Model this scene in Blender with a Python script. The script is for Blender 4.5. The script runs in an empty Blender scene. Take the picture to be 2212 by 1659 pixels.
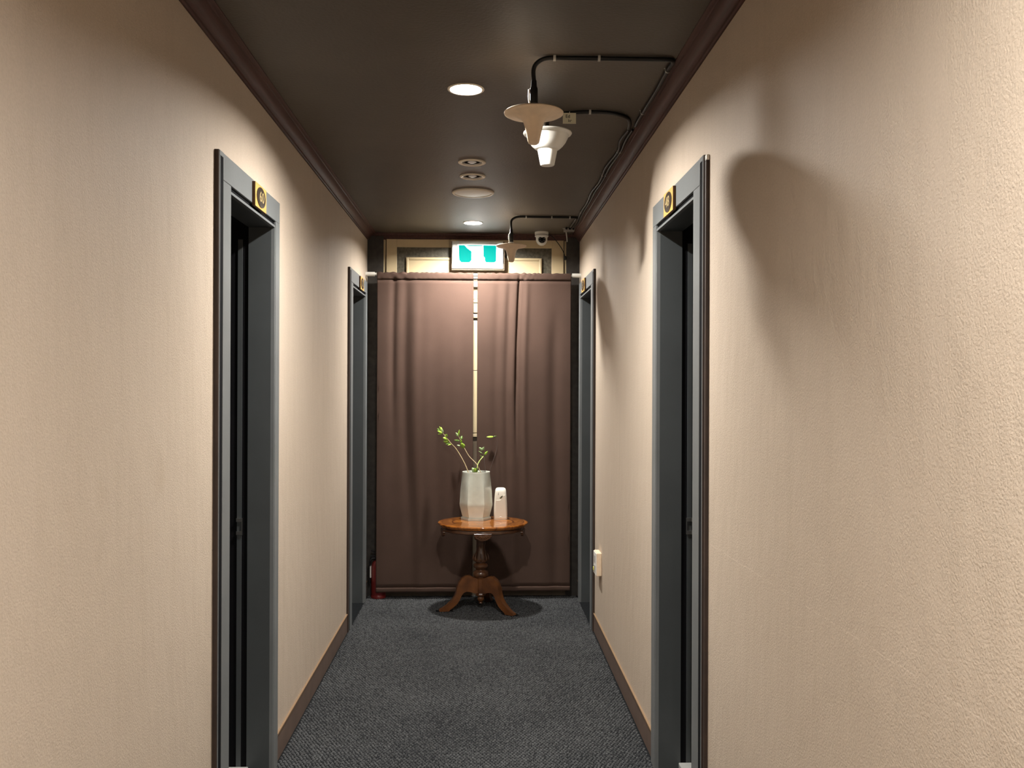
import bpy, bmesh, math, random
from mathutils import Vector, Matrix, Euler
random.seed(7)
PI = math.pi
scene = bpy.context.scene
COL = scene.collection

# ------------------------------------------------------------------ camera
CAM_Z = 1.435
cam_d = bpy.data.cameras.new('camera'); cam = bpy.data.objects.new('camera', cam_d); COL.objects.link(cam)
cam_d.sensor_width = 36.0; cam_d.lens = 36.0 * 2000 / 2212; cam_d.clip_start = 0.02
cam.matrix_world = (Matrix.Translation((0, 0, CAM_Z)) @ Euler((math.radians(90.05), 0, math.radians(-1.883)), 'XYZ').to_matrix().to_4x4()
                    @ Matrix.Rotation(0.0039, 4, 'Z'))
scene.camera = cam
# ------------------------------------------------------------------ world, exposure
w = bpy.data.worlds.new('world'); scene.world = w; w.use_nodes = True
w.node_tree.nodes['Background'].inputs[0].default_value = (0.02, 0.018, 0.016, 1)
w.node_tree.nodes['Background'].inputs[1].default_value = 0.1
vs = scene.view_settings
vs.view_transform = 'Standard'; vs.look = 'None'; vs.gamma = 1.0; vs.use_curve_mapping = False; vs.exposure = 0.0
LAMP = 2800.0           # radiance of the lit downlights
LAMP_COL = (1.0, 0.97, 0.92)
SIGN = 6.0            # radiance of the exit sign

# ------------------------------------------------------------------ room numbers
XL, XR = -0.775, 0.664          # wall faces
YB, YE = -2.9, 6.32             # back and end of the corridor
ZC = 2.457                      # ceiling
WT = 0.15                       # wall thickness
LX = -0.058                     # line of downlights
DOORS_Y = (2.71, 5.385)

# ------------------------------------------------------------------ materials
def mat(name, col, rough=0.5, metal=0.0, spec=0.5, var=0.0, vscale=8.0, col2=None, bump=0.0, bscale=60.0, coat=0.0, detail=4.0, trans=0.0, stretch=None, bdist=0.01):
    m = bpy.data.materials.new(name); m.use_nodes = True
    nt = m.node_tree; N = nt.nodes; Lk = nt.links
    b = N['Principled BSDF']
    b.inputs['Base Color'].default_value = (*col, 1); b.inputs['Roughness'].default_value = rough
    b.inputs['Metallic'].default_value = metal; b.inputs['Specular IOR Level'].default_value = spec
    b.inputs['Coat Weight'].default_value = coat; b.inputs['Coat Roughness'].default_value = 0.08
    b.inputs['Transmission Weight'].default_value = trans
    tc = N.new('ShaderNodeTexCoord'); src = tc.outputs['Object']
    if stretch:
        mp = N.new('ShaderNodeMapping'); mp.inputs['Scale'].default_value = stretch
        Lk.new(src, mp.inputs['Vector']); src = mp.outputs['Vector']
    if var > 0 or col2:
        n = N.new('ShaderNodeTexNoise'); n.inputs['Scale'].default_value = vscale; n.inputs['Detail'].default_value = detail
        Lk.new(src, n.inputs['Vector'])
        r = N.new('ShaderNodeValToRGB'); r.color_ramp.elements[0].position = 0.3; r.color_ramp.elements[1].position = 0.7
        c2 = col2 if col2 else tuple(min(1, c * (1 + var)) for c in col)
        c1 = col if col2 else tuple(c * (1 - var) for c in col)
        r.color_ramp.elements[0].color = (*c1, 1); r.color_ramp.elements[1].color = (*c2, 1)
        Lk.new(n.outputs['Fac'], r.inputs['Fac']); Lk.new(r.outputs['Color'], b.inputs['Base Color'])
    if bump > 0:
        n2 = N.new('ShaderNodeTexNoise'); n2.inputs['Scale'].default_value = bscale; n2.inputs['Detail'].default_value = 3
        Lk.new(src, n2.inputs['Vector'])
        bp = N.new('ShaderNodeBump'); bp.inputs['Strength'].default_value = bump; bp.inputs['Distance'].default_value = bdist
        Lk.new(n2.outputs['Fac'], bp.inputs['Height']); Lk.new(bp.outputs['Normal'], b.inputs['Normal'])
    return m
def emis(name, col, s):
    m = bpy.data.materials.new(name); m.use_nodes = True
    b = m.node_tree.nodes['Principled BSDF']
    b.inputs['Base Color'].default_value = (*[c * 0.8 for c in col], 1)
    b.inputs['Emission Color'].default_value = (*col, 1); b.inputs['Emission Strength'].default_value = s
    return m

def wall_material(name, scratch):
    m = bpy.data.materials.new(name); m.use_nodes = True
    nt = m.node_tree; N = nt.nodes; Lk = nt.links; b = N['Principled BSDF']
    b.inputs['Roughness'].default_value = 0.62; b.inputs['Specular IOR Level'].default_value = 0.25
    tc = N.new('ShaderNodeTexCoord'); P = tc.outputs['Object']
    def noise(scale, detail=4, st=None):
        n = N.new('ShaderNodeTexNoise'); n.inputs['Scale'].default_value = scale; n.inputs['Detail'].default_value = detail
        if st:
            mp = N.new('ShaderNodeMapping'); mp.inputs['Scale'].default_value = st; Lk.new(P, mp.inputs['Vector']); Lk.new(mp.outputs['Vector'], n.inputs['Vector'])
        else: Lk.new(P, n.inputs['Vector'])
        return n.outputs['Fac']
    def ramp(f, p0, p1, c0, c1):
        r = N.new('ShaderNodeValToRGB'); e = r.color_ramp.elements
        e[0].position = p0; e[1].position = p1; e[0].color = (*c0, 1); e[1].color = (*c1, 1); Lk.new(f, r.inputs['Fac']); return r.outputs['Color']
    def mix(f, a, c, mode='MIX'):
        x = N.new('ShaderNodeMix'); x.data_type = 'RGBA'; x.blend_type = mode
        if isinstance(f, float): x.inputs['Factor'].default_value = f
        else: Lk.new(f, x.inputs['Factor'])
        Lk.new(a, x.inputs['A'])
        if isinstance(c, tuple): x.inputs['B'].default_value = (*c, 1)
        else: Lk.new(c, x.inputs['B'])
        return x.outputs['Result']
    base = ramp(noise(1.6, 3), 0.3, 0.7, (0.520, 0.430, 0.340), (0.545, 0.455, 0.365))
    streak = ramp(noise(3.0, 5, (1, 5.0, 0.35)), 0.52, 0.78, (1, 1, 1), (0.84, 0.83, 0.80))      # grubby vertical runs
    c = mix(0.30, base, streak, 'MULTIPLY')
    fine = ramp(noise(170, 2), 0.30, 0.72, (0.90, 0.89, 0.87), (1.05, 1.04, 1.03))
    c = mix(0.6, c, fine, 'MULTIPLY')
    blot = ramp(noise(4.5, 6), 0.66, 0.80, (1, 1, 1), (0.86, 0.84, 0.79))
    c = mix(0.5, c, blot, 'MULTIPLY')
    if scratch:      # long pale scuff along the wall, about hip height
        sp = N.new('ShaderNodeSeparateXYZ'); Lk.new(P, sp.inputs[0])
        def mth(op, a, v=None, v2=None):
            x = N.new('ShaderNodeMath'); x.operation = op
            Lk.new(a, x.inputs[0])
            if v is not None:
                if isinstance(v, float): x.inputs[1].default_value = v
                else: Lk.new(v, x.inputs[1])
            return x.outputs[0]
        sl = mth('ADD', mth('MULTIPLY', sp.outputs['Y'], -0.013), 1.010)
        wob = mth('MULTIPLY', mth('SUBTRACT', noise(9, 2), 0.5), 0.010)
        d = mth('ABSOLUTE', mth('SUBTRACT', sp.outputs['Z'], mth('ADD', sl, wob)))
        line = mth('LESS_THAN', d, 0.0011)
        gap = mth('MULTIPLY', mth('GREATER_THAN', noise(26, 3), 0.43), mth('LESS_THAN', sp.outputs['Y'], 2.66))
        c = mix(mth('MULTIPLY', mth('MULTIPLY', line, gap), 0.40), c, (0.70, 0.60, 0.49))
    Lk.new(c, b.inputs['Base Color'])
    bp = N.new('ShaderNodeBump'); bp.inputs['Strength'].default_value = 0.33; bp.inputs['Distance'].default_value = 0.004
    Lk.new(noise(230, 3), bp.inputs['Height'])
    bp2 = N.new('ShaderNodeBump'); bp2.inputs['Strength'].default_value = 0.12; bp2.inputs['Distance'].default_value = 0.03
    Lk.new(noise(14, 4, (1, 1, 0.4)), bp2.inputs['Height']); Lk.new(bp.outputs['Normal'], bp2.inputs['Normal'])
    Lk.new(bp2.outputs['Normal'], b.inputs['Normal'])
    return m

M = {}
M['wall_l'] = wall_material('beige_wall_paint', False)
M['wall_r'] = wall_material('beige_wall_paint_scuffed', True)
M['room'] = mat('dark_room_wall', (0.05, 0.047, 0.045), 0.8)
M['ceil'] = mat('dark_ceiling_paint', (0.078, 0.064, 0.050), 0.52, spec=0.4, var=0.10, vscale=2.5, bump=0.12, bscale=90)
M['crown'] = mat('dark_maroon_wood', (0.070, 0.030, 0.025), 0.55, spec=0.35, var=0.3, vscale=5, stretch=(20, 0.8, 20), bump=0.05, bscale=30)
M['base'] = mat('brown_vinyl_base', (0.125, 0.084, 0.064), 0.5, var=0.12, vscale=12)
M['base_top'] = mat('tan_base_lip', (0.24, 0.150, 0.080), 0.5)
M['frame'] = mat('grey_frame_paint', (0.150, 0.158, 0.158), 0.45, spec=0.5, var=0.08, vscale=5, bump=0.04, bscale=120)
M['jamb'] = mat('charcoal_jamb_paint', (0.058, 0.064, 0.066), 0.45, var=0.10, vscale=4)
M['black'] = mat('black_rubber', (0.006, 0.006, 0.007), 0.9, spec=0.08)
M['edge'] = mat('dark_brown_edge', (0.035, 0.020, 0.014), 0.6, var=0.3, vscale=9)
M['leaf_dark'] = mat('dark_door_paint', (0.045, 0.05, 0.052), 0.45)
M['steel'] = mat('brushed_steel', (0.45, 0.44, 0.42), 0.35, metal=1.0)
M['stone'] = mat('grey_stone_sill', (0.36, 0.36, 0.34), 0.55, var=0.1, vscale=30)
M['wood_plate'] = mat('yellow_wood_plate', (0.55, 0.31, 0.085), 0.5, var=0.1, vscale=25)
M['plate_edge'] = mat('brown_plate_edge', (0.14, 0.06, 0.02), 0.6)
M['badge'] = mat('dark_bronze_badge', (0.030, 0.020, 0.014), 0.35, spec=0.6)
M['brass'] = mat('pale_brass', (0.62, 0.48, 0.24), 0.35, metal=0.5)
M['white_pl'] = mat('white_plastic', (0.78, 0.76, 0.70), 0.42, spec=0.5)
M['cream_pl'] = mat('warm_tinted_cream_plastic', (0.84, 0.66, 0.47), 0.48, var=0.06, vscale=40)  # pale antenna plastic; warm bounce light on its shaded side tinted into the colour
M['ring'] = mat('cream_metal_ring', (0.80, 0.72, 0.60), 0.35, spec=0.5)
M['can'] = mat('lamp_reflector', (0.55, 0.52, 0.48), 0.35, metal=0.3)
M['lamp'] = emis('lamp_diffuser_glow', LAMP_COL, LAMP)
M['bulb_off'] = mat('unlit_bulb_glass', (0.92, 0.94, 1.0), 0.15, spec=0.8, coat=0.5)
M['black_pl'] = mat('black_cable_sheath', (0.008, 0.008, 0.009), 0.42, spec=0.35)
M['clip'] = mat('grey_cable_clip', (0.40, 0.39, 0.36), 0.45)
M['paper'] = mat('cream_paper_tag', (0.66, 0.62, 0.46), 0.7)
M['ink'] = mat('dark_ink', (0.05, 0.045, 0.035), 0.7)
M['curtain'] = mat('brown_curtain_fabric', (0.076, 0.046, 0.0345), 0.85, spec=0.15, var=0.07, vscale=5, bump=0.25, bscale=420, bdist=0.002)
M['cream'] = mat('cream_lacquer', (0.60, 0.48, 0.29), 0.40, var=0.05, vscale=6)
M['inlay'] = mat('mottled_dark_inlay', (0.040, 0.034, 0.022), 0.5, col2=(0.13, 0.115, 0.08), vscale=55)
M['pilaster'] = mat('charcoal_pilaster', (0.030, 0.026, 0.022), 0.5, var=0.35, vscale=30)
M['taupe'] = mat('dark_taupe_panel', (0.12, 0.09, 0.06), 0.45, var=0.2, vscale=9)
M['red'] = mat('red_enamel', (0.15, 0.009, 0.008), 0.40, spec=0.5, coat=0.4)
M['ceramic'] = mat('pale_sage_ceramic', (0.68, 0.71, 0.62), 0.16, spec=0.5, var=0.06, vscale=22, coat=0.4)
M['ceramic_in'] = mat('white_ceramic_rim', (0.78, 0.78, 0.70), 0.2)
M['soil'] = mat('dark_soil', (0.06, 0.045, 0.03), 0.9, bump=0.6, bscale=120)
M['stem'] = mat('tan_stem', (0.40, 0.30, 0.16), 0.6)
M['stem_dk'] = mat('dark_stem', (0.050, 0.032, 0.024), 0.7)
M['stem_gr'] = mat('green_stem', (0.42, 0.48, 0.14), 0.5)
def leaf_mat(name, c):
    m = mat(name, c, 0.35, spec=0.5, var=0.15, vscale=60); return m
M['leaf'] = leaf_mat('bright_green_leaf', (0.32, 0.50, 0.06))
M['leaf2'] = leaf_mat('pale_green_leaf', (0.42, 0.56, 0.28))
M['leaf3'] = leaf_mat('deep_green_leaf', (0.10, 0.17, 0.03))
M['fresh'] = mat('white_dispenser_plastic', (0.80, 0.76, 0.66), 0.35, spec=0.5)
M['fresh_lo'] = mat('white_dispenser_cover', (0.74, 0.68, 0.58), 0.35, spec=0.5)
M['olive'] = mat('olive_nozzle', (0.16, 0.15, 0.08), 0.4)
M['sign_w'] = emis('sign_white_glow', (1.0, 1.0, 0.97), SIGN)
M['sign_c'] = emis('sign_teal_glow', (0.0, 0.52, 0.44), 1.0)
for _k, _v in (('Base Color', (0.0, 0.035, 0.030, 1)), ('Roughness', 0.8), ('Specular IOR Level', 0.05)): M['sign_c'].node_tree.nodes['Principled BSDF'].inputs[_k].default_value = _v
M['sign_frame'] = mat('sign_frame_white', (0.72, 0.74, 0.70), 0.4)
M['sign_box'] = mat('sign_backbox', (0.16, 0.12, 0.08), 0.5)
M['sign_line'] = mat('sign_grey_line', (0.045, 0.06, 0.06), 0.5)

def carpet_mats():
    M['floor'] = mat('carpet_backing', (0.010, 0.011, 0.012), 0.95, spec=0.1, var=0.3, vscale=60, bump=0.5, bscale=200)
    m = bpy.data.materials.new('charcoal_loop_pile'); m.use_nodes = True
    N = m.node_tree.nodes; Lk = m.node_tree.links; b = N['Principled BSDF']
    b.inputs['Roughness'].default_value = 0.85; b.inputs['Specular IOR Level'].default_value = 0.2
    tc = N.new('ShaderNodeTexCoord')
    n1 = N.new('ShaderNodeTexNoise'); n1.inputs['Scale'].default_value = 2.2; n1.inputs['Detail'].default_value = 5
    n2 = N.new('ShaderNodeTexNoise'); n2.inputs['Scale'].default_value = 130; n2.inputs['Detail'].default_value = 2
    Lk.new(tc.outputs['Object'], n1.inputs['Vector']); Lk.new(tc.outputs['Object'], n2.inputs['Vector'])
    a = N.new('ShaderNodeMath'); a.operation = 'MULTIPLY_ADD'; a.inputs[1].default_value = 0.78
    h = N.new('ShaderNodeMath'); h.operation = 'MULTIPLY'; h.inputs[1].default_value = 0.22
    Lk.new(n1.outputs['Fac'], h.inputs[0]); Lk.new(n2.outputs['Fac'], a.inputs[0]); Lk.new(h.outputs[0], a.inputs[2])
    r = N.new('ShaderNodeValToRGB'); e = r.color_ramp.elements
    e[0].position = 0.36; e[1].position = 0.64; e[0].color = (0.016, 0.017, 0.019, 1); e[1].color = (0.090, 0.092, 0.093, 1)
    Lk.new(a.outputs[0], r.inputs['Fac']); Lk.new(r.outputs['Color'], b.inputs['Base Color'])
    M['pile'] = m
carpet_mats()

def table_wood():
    m = bpy.data.materials.new('lacquered_burl_wood'); m.use_nodes = True
    N = m.node_tree.nodes; Lk = m.node_tree.links; b = N['Principled BSDF']
    b.inputs['Roughness'].default_value = 0.16; b.inputs['Coat Weight'].default_value = 0.6; b.inputs['Coat Roughness'].default_value = 0.05
    tc = N.new('ShaderNodeTexCoord')
    n = N.new('ShaderNodeTexNoise'); n.inputs['Scale'].default_value = 16; n.inputs['Detail'].default_value = 6; n.inputs['Distortion'].default_value = 1.5
    Lk.new(tc.outputs['Object'], n.inputs['Vector'])
    r = N.new('ShaderNodeValToRGB'); e = r.color_ramp.elements
    e[0].position = 0.3; e[1].position = 0.72; e[0].color = (0.11, 0.030, 0.006, 1); e[1].color = (0.40, 0.145, 0.026, 1)
    Lk.new(n.outputs['Fac'], r.inputs['Fac'])
    mp = N.new('ShaderNodeMapping'); mp.inputs['Scale'].default_value = (1 / 0.286, 1 / 0.25, 0)
    Lk.new(tc.outputs['Object'], mp.inputs['Vector'])
    ln = N.new('ShaderNodeVectorMath'); ln.operation = 'LENGTH'; Lk.new(mp.outputs['Vector'], ln.inputs[0])
    r2 = N.new('ShaderNodeValToRGB'); r2.color_ramp.interpolation = 'CONSTANT'; e = r2.color_ramp.elements
    e[0].position = 0.0; e[0].color = (1.15, 1.1, 1.0, 1)
    e[1].position = 0.66; e[1].color = (0.30, 0.22, 0.18, 1)
    k = e.new(0.695); k.color = (0.95, 0.9, 0.8, 1)
    k = e.new(0.90); k.color = (0.5, 0.4, 0.35, 1)
    k = e.new(0.92); k.color = (1.2, 1.1, 0.9, 1)
    Lk.new(ln.outputs['Value'], r2.inputs['Fac'])
    x = N.new('ShaderNodeMix'); x.data_type = 'RGBA'; x.blend_type = 'MULTIPLY'; x.inputs['Factor'].default_value = 1
    Lk.new(r.outputs['Color'], x.inputs['A']); Lk.new(r2.outputs['Color'], x.inputs['B'])
    Lk.new(x.outputs['Result'], b.inputs['Base Color'])
    return m
M['table_top'] = table_wood()
M['table_dk'] = mat('dark_carved_wood', (0.055, 0.022, 0.010), 0.30, col2=(0.11, 0.045, 0.018), vscale=14, coat=0.35, stretch=(3, 3, 0.8))
M['table_leg'] = mat('reddish_leg_wood', (0.070, 0.025, 0.009), 0.30, col2=(0.19, 0.070, 0.021), vscale=12, coat=0.35, stretch=(1, 1, 1))

# ------------------------------------------------------------------ mesh helpers
class MB:
    def __init__(s): s.v = []; s.f = []
    def add(s, vs, fs):
        o = len(s.v); s.v += [tuple(p) for p in vs]; s.f += [tuple(i + o for i in f) for f in fs]; return s
    def box(s, x0, x1, y0, y1, z0, z1, mtx=None):
        vs = [Vector((x, y, z)) for x in (x0, x1) for y in (y0, y1) for z in (z0, z1)]
        if mtx: vs = [mtx @ p for p in vs]
        return s.add(vs, [(0, 1, 3, 2), (4, 6, 7, 5), (0, 4, 5, 1), (2, 3, 7, 6), (0, 2, 6, 4), (1, 5, 7, 3)])
    def tube(s, pts, r, n=10, cap=True):
        pts = [Vector(p) for p in pts]; rs = r if isinstance(r, (list, tuple)) else [r] * len(pts)
        up = None; rings = []
        for i, p in enumerate(pts):
            t = (pts[min(i + 1, len(pts) - 1)] - pts[max(i - 1, 0)]).normalized()
            if up is None:
                a = Vector((0, 0, 1)) if abs(t.z) < 0.9 else Vector((1, 0, 0)); up = t.cross(a).normalized()
            else: up = (up - t * up.dot(t)).normalized()
            q = t.cross(up); rings.append([p + (up * math.cos(2 * PI * k / n) + q * math.sin(2 * PI * k / n)) * rs[i] for k in range(n)])
        vs = [p for ring in rings for p in ring]; fs = []
        for i in range(len(rings) - 1):
            for k in range(n): fs.append((i * n + k, i * n + (k + 1) % n, (i + 1) * n + (k + 1) % n, (i + 1) * n + k))
        if cap: fs.append(tuple(range(n - 1, -1, -1))); fs.append(tuple(range((len(rings) - 1) * n, len(rings) * n)))
        return s.add(vs, fs)
    def lathe(s, prof, n=32, c=(0, 0, 0), sx=1, sy=1, cap=True):   # prof: (r, z)
        vs = []; fs = []
        for r, z in prof:
            for k in range(n):
                a = 2 * PI * k / n; vs.append((c[0] + sx * r * math.cos(a), c[1] + sy * r * math.sin(a), c[2] + z))
        for i in range(len(prof) - 1):
            for k in range(n): fs.append((i * n + k, i * n + (k + 1) % n, (i + 1) * n + (k + 1) % n, (i + 1) * n + k))
        if cap: fs.append(tuple(range(n))); fs.append(tuple(range((len(prof) - 1) * n, len(prof) * n)))
        return s.add(vs, fs)
    def loft(s, rings, cap=True):
        n = len(rings[0]); vs = [p for r in rings for p in r]; fs = []
        for i in range(len(rings) - 1):
            for k in range(n): fs.append((i * n + k, i * n + (k + 1) % n, (i + 1) * n + (k + 1) % n, (i + 1) * n + k))
        if cap: fs.append(tuple(range(n))); fs.append(tuple(range((len(rings) - 1) * n, len(rings) * n)))
        return s.add(vs, fs)
    def build(s, name, m, parent=None, loc=None, bevel=0.0, smooth=None, seg=2):
        me = bpy.data.meshes.new(name); me.from_pydata(s.v, [], s.f)
        bm = bmesh.new(); bm.from_mesh(me)
        bmesh.ops.recalc_face_normals(bm, faces=bm.faces)
        if bevel > 0:
            es = [e for e in bm.edges if len(e.link_faces) == 2 and e.calc_face_angle(0) > 0.6]
            bmesh.ops.bevel(bm, geom=es, offset=bevel, segments=seg, affect='EDGES', profile=0.5, clamp_overlap=True)
        bm.to_mesh(me); bm.free()
        if smooth is not None:
            me.polygons.foreach_set('use_smooth', [True] * len(me.polygons)); me.set_sharp_from_angle(angle=math.radians(smooth))
        me.materials.append(m if not isinstance(m, str) else M[m])
        o = bpy.data.objects.new(name, me); COL.objects.link(o)
        if parent: o.parent = parent
        if loc: o.location = loc
        return o
def tag(o, label=None, cat=None, group=None, kind=None):
    if label: o['label'] = label
    if cat: o['category'] = cat
    if group: o['group'] = group
    if kind: o['kind'] = kind
    return o
def empty(name, loc=(0, 0, 0), rz=0.0):
    o = bpy.data.objects.new(name, None); COL.objects.link(o); o.location = loc; o.rotation_euler = (0, 0, rz); o.empty_display_size = 0.05
    return o
def B(x0, x1, y0, y1, z0, z1): return MB().box(x0, x1, y0, y1, z0, z1)
def copy_tree(o, parent=None):
    c = o.copy(); COL.objects.link(c); c.parent = parent
    for ch in list(o.children): copy_tree(ch, c)
    return c
def spline(ctrl, n=8):                 # Catmull-Rom through points
    P = [Vector(p) for p in ctrl]; P = [P[0] * 2 - P[1]] + P + [P[-1] * 2 - P[-2]]; out = []
    for i in range(1, len(P) - 2):
        for k in range(n):
            t = k / n; a, b, c, d = P[i - 1], P[i], P[i + 1], P[i + 2]
            out.append(0.5 * ((2 * b) + (c - a) * t + (2 * a - 5 * b + 4 * c - d) * t * t + (3 * b - a - 3 * c + d) * t ** 3))
    out.append(P[-2]); return out
def text_part(body, size, m, parent, mtx, ext=0.0008, name='numeral', sx=1.0):
    cu = bpy.data.curves.new(name, 'FONT'); cu.body = body; cu.size = size; cu.extrude = ext; cu.align_x = 'CENTER'; cu.align_y = 'CENTER'; cu.resolution_u = 3; cu.offset = size * 0.012
    to = bpy.data.objects.new('tmp', cu); COL.objects.link(to)
    dg = bpy.context.evaluated_depsgraph_get(); me = bpy.data.meshes.new_from_object(to.evaluated_get(dg))
    bpy.data.objects.remove(to, do_unlink=True)
    me.transform(mtx @ Matrix.Diagonal((sx, 1, 1, 1))); me.name = name
    me.materials.clear(); me.materials.append(M[m])
    o = bpy.data.objects.new(name, me); COL.objects.link(o); o.parent = parent; return o

# ================================================================== SETTING
# floor
f = B(-2.3, 2.2, YB - 0.1, YE + 0.35, -0.06, 0.0).build('floor', 'floor'); tag(f, 'charcoal woven carpet floor of the corridor', kind='structure')
# side walls with door openings
def side_wall(name, s, xw, m):
    x0, x1 = (xw - WT, xw) if s < 0 else (xw, xw + WT)
    mb = MB(); y = YB
    for yd in DOORS_Y:
        mb.box(x0, x1, y, yd + 0.10, 0, ZC); mb.box(x0, x1, yd + 0.10, yd + 0.745, 2.03, ZC); y = yd + 0.745
    mb.box(x0, x1, y, YE + 0.1, 0, ZC)
    o = mb.build(name, m); tag(o, 'beige textured corridor wall', kind='structure'); return o
side_wall('wall_left', -1, XL, 'wall_l'); side_wall('wall_right', 1, XR, 'wall_r')
tag(B(-2.3, 2.2, YB - 0.1, YB, 0, ZC).build('wall_back', 'wall_l'), 'beige wall behind the viewer', kind='structure')
tag(B(-2.30, -2.20, YB, YE + 0.1, 0, ZC).build('wall_room_left', 'room'), 'dark wall inside the left rooms', kind='structure')
tag(B(2.10, 2.20, YB, YE + 0.1, 0, ZC).build('wall_room_right', 'room'), 'dark wall inside the right rooms', kind='structure')

# ceiling with round cut-outs for the downlights, butt joint at 3.83 m
LIT_Y = (-2.20, 0.45, 3.205, 5.845); LAMP_X = dict(zip(LIT_Y, (0.10, 0.16, LX, LX))); OFF_Y = (4.258, 4.545)
def ceiling():
    mb = MB(); n = 32; hs = 0.075
    holes = sorted([(y, 0.055, LAMP_X[y]) for y in LIT_Y] + [(y, 0.048, -0.048) for y in OFF_Y])
    def quad(x0, x1, y0, y1): mb.add([(x0, y0, ZC), (x1, y0, ZC), (x1, y1, ZC), (x0, y1, ZC)], [(0, 1, 2, 3)])
    y = YB - 0.1
    for (hy, r, cx) in holes:
        if y < 3.83 < hy - hs:
            quad(-2.3, 2.2, y, 3.829); y = 3.831
        quad(-2.3, 2.2, y, hy - hs)
        quad(-2.3, cx - hs, hy - hs, hy + hs); quad(cx + hs, 2.2, hy - hs, hy + hs)
        inner = [(cx + r * math.cos(2 * PI * k / n), hy + r * math.sin(2 * PI * k / n)) for k in range(n)]
        def sq(k):
            c, s_ = math.cos(2 * PI * k / n), math.sin(2 * PI * k / n); q = hs / max(abs(c), abs(s_)); return (cx + q * c, hy + q * s_)
        for k in range(n):
            a, b = inner[k], inner[(k + 1) % n]; c, d = sq(k + 1), sq(k)
            mb.add([(*a, ZC), (*b, ZC), (*c, ZC), (*d, ZC)], [(0, 1, 2, 3)])
        y = hy + hs
    quad(-2.3, 2.2, y, YE + 0.35)
    mb.box(-2.3, 2.2, YB - 0.1, YE + 0.35, ZC + 0.14, ZC + 0.2)
    o = mb.build('ceiling', 'ceil'); tag(o, 'dark brown painted ceiling', kind='structure')
ceiling()

# crown moulding
CP = [(0.0, 0.046), (0.006, 0.047), (0.008, 0.041), (0.013, 0.040), (0.015, 0.034), (0.019, 0.026), (0.026, 0.019), (0.034, 0.0145), (0.042, 0.012), (0.045, 0.012), (0.047, 0.007), (0.054, 0.006), (0.058, 0.003), (0.058, 0.0)]
CP = [(u * 1.03, v) for u, v in CP]
def crown(name, a, b, label):
    n = len(CP); o = MB().add(a + b, [(i, i + 1, n + i + 1, n + i) for i in range(n - 1)]).build(name, 'crown', smooth=35)
    tag(o, label, kind='structure')
crown('trim_1', [(XL + u, YB, ZC - v) for u, v in CP], [(XL + u, YE - u, ZC - v) for u, v in CP], 'dark maroon crown moulding on the left wall')
crown('trim_2', [(XR - u, YB, ZC - v) for u, v in CP], [(XR - u, YE - u, ZC - v) for u, v in CP], 'dark maroon crown moulding on the right wall')
crown('trim_3', [(XL + u, YE - u, ZC - v) for u, v in CP], [(XR - u, YE - u, ZC - v) for u, v in CP], 'dark maroon crown moulding over the curtain')

# baseboards
def baseboard(name, s, xw, lab):
    root = empty(name); tag(root, lab, kind='structure')
    y = YB
    segs = []
    for yd in DOORS_Y: segs.append((y, yd - 0.006)); y = yd + 0.80
    segs.append((y, YE))
    for a, b in segs:
        x0, x1 = sorted((xw, xw - s * 0.005))
        B(x0, x1, a, b, 0, 0.100).build('base_strip', 'base', root)
        x0, x1 = sorted((xw, xw - s * 0.008))
        B(x0, x1, a, b, 0.100, 0.107).build('base_lip', 'base_top', root)
baseboard('baseboard_left', -1, XL, 'brown vinyl baseboard with tan lip, left wall')
baseboard('baseboard_right', 1, XR, 'brown vinyl baseboard with tan lip, right wall')

# end wall: cream panelling with dark inlay, seen above and between the curtains
def end_wall():
    B(-2.3, 2.2, YE, YE + 0.1, 0, ZC)
    wl = B(-2.3, 2.2, YE, YE + 0.1, 0, ZC).build('wall_end', 'pilaster'); tag(wl, 'panelled end wall behind the brown curtains', kind='structure')
    B(XL, -0.668, YE - 0.03, YE, 0, 2.44).build('pilaster', 'pilaster', wl); B(0.575, XR, YE - 0.03, YE, 0, 2.44).build('pilaster', 'pilaster', wl)
    B(-0.668, -0.654, YE - 0.012, YE, 1.09, 2.42).build('cream_strip', 'cream', wl); B(0.562, 0.575, YE - 0.012, YE, 1.09, 2.42).build('cream_strip', 'cream', wl)
    F = YE - 0.022
    # outer border of the upper field
    for x0, x1, z0, z1 in ((-0.648, -0.577, 1.09, 2.42), (0.474, 0.556, 1.09, 2.42), (-0.577, 0.474, 2.366, 2.42)):
        B(x0, x1, F, YE, z0, z1).build('cream_border', 'cream', wl, bevel=0.002)
    for x0, x1, z0, z1 in ((-0.577, -0.518, 2.139, 2.366), (0.411, 0.474, 2.139, 2.366), (-0.518, 0.411, 2.300, 2.366), (-0.518, 0.411, 2.139, 2.155)):
        B(x0, x1, YE - 0.012, YE, z0, z1).build('dark_inlay', 'inlay', wl)
    p = B(-0.516, 0.409, F, YE, 2.157, 2.298).build('cream_panel', 'cream', wl)
    for x0, x1, z0, z1 in ((-0.512, -0.496, 2.160, 2.294), (0.389, 0.405, 2.160, 2.294), (-0.496, 0.389, 2.280, 2.294)):
        B(x0, x1, F - 0.007, F, z0, z1).build('panel_moulding', 'cream', p, bevel=0.003)
    # boards below, glimpsed through the slit
    for i, (z0, z1, d) in enumerate(((2.098, 2.137, 0.020), (2.017, 2.095, 0.026), (1.993, 2.015, 0.024), (1.925, 1.991, 0.018), (1.889, 1.915, 0.022), (1.532, 1.870, 0.026), (1.108, 1.529, 0.026), (1.080, 1.103, 0.030))):
        B(-0.575, 0.472, YE - d, YE, z0, z1).build('cream_board', 'cream', wl, bevel=0.002)
    B(-0.668, 0.575, YE - 0.020, YE, 0.0, 1.075).build('lower_panel', 'taupe', wl)
end_wall()

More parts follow.
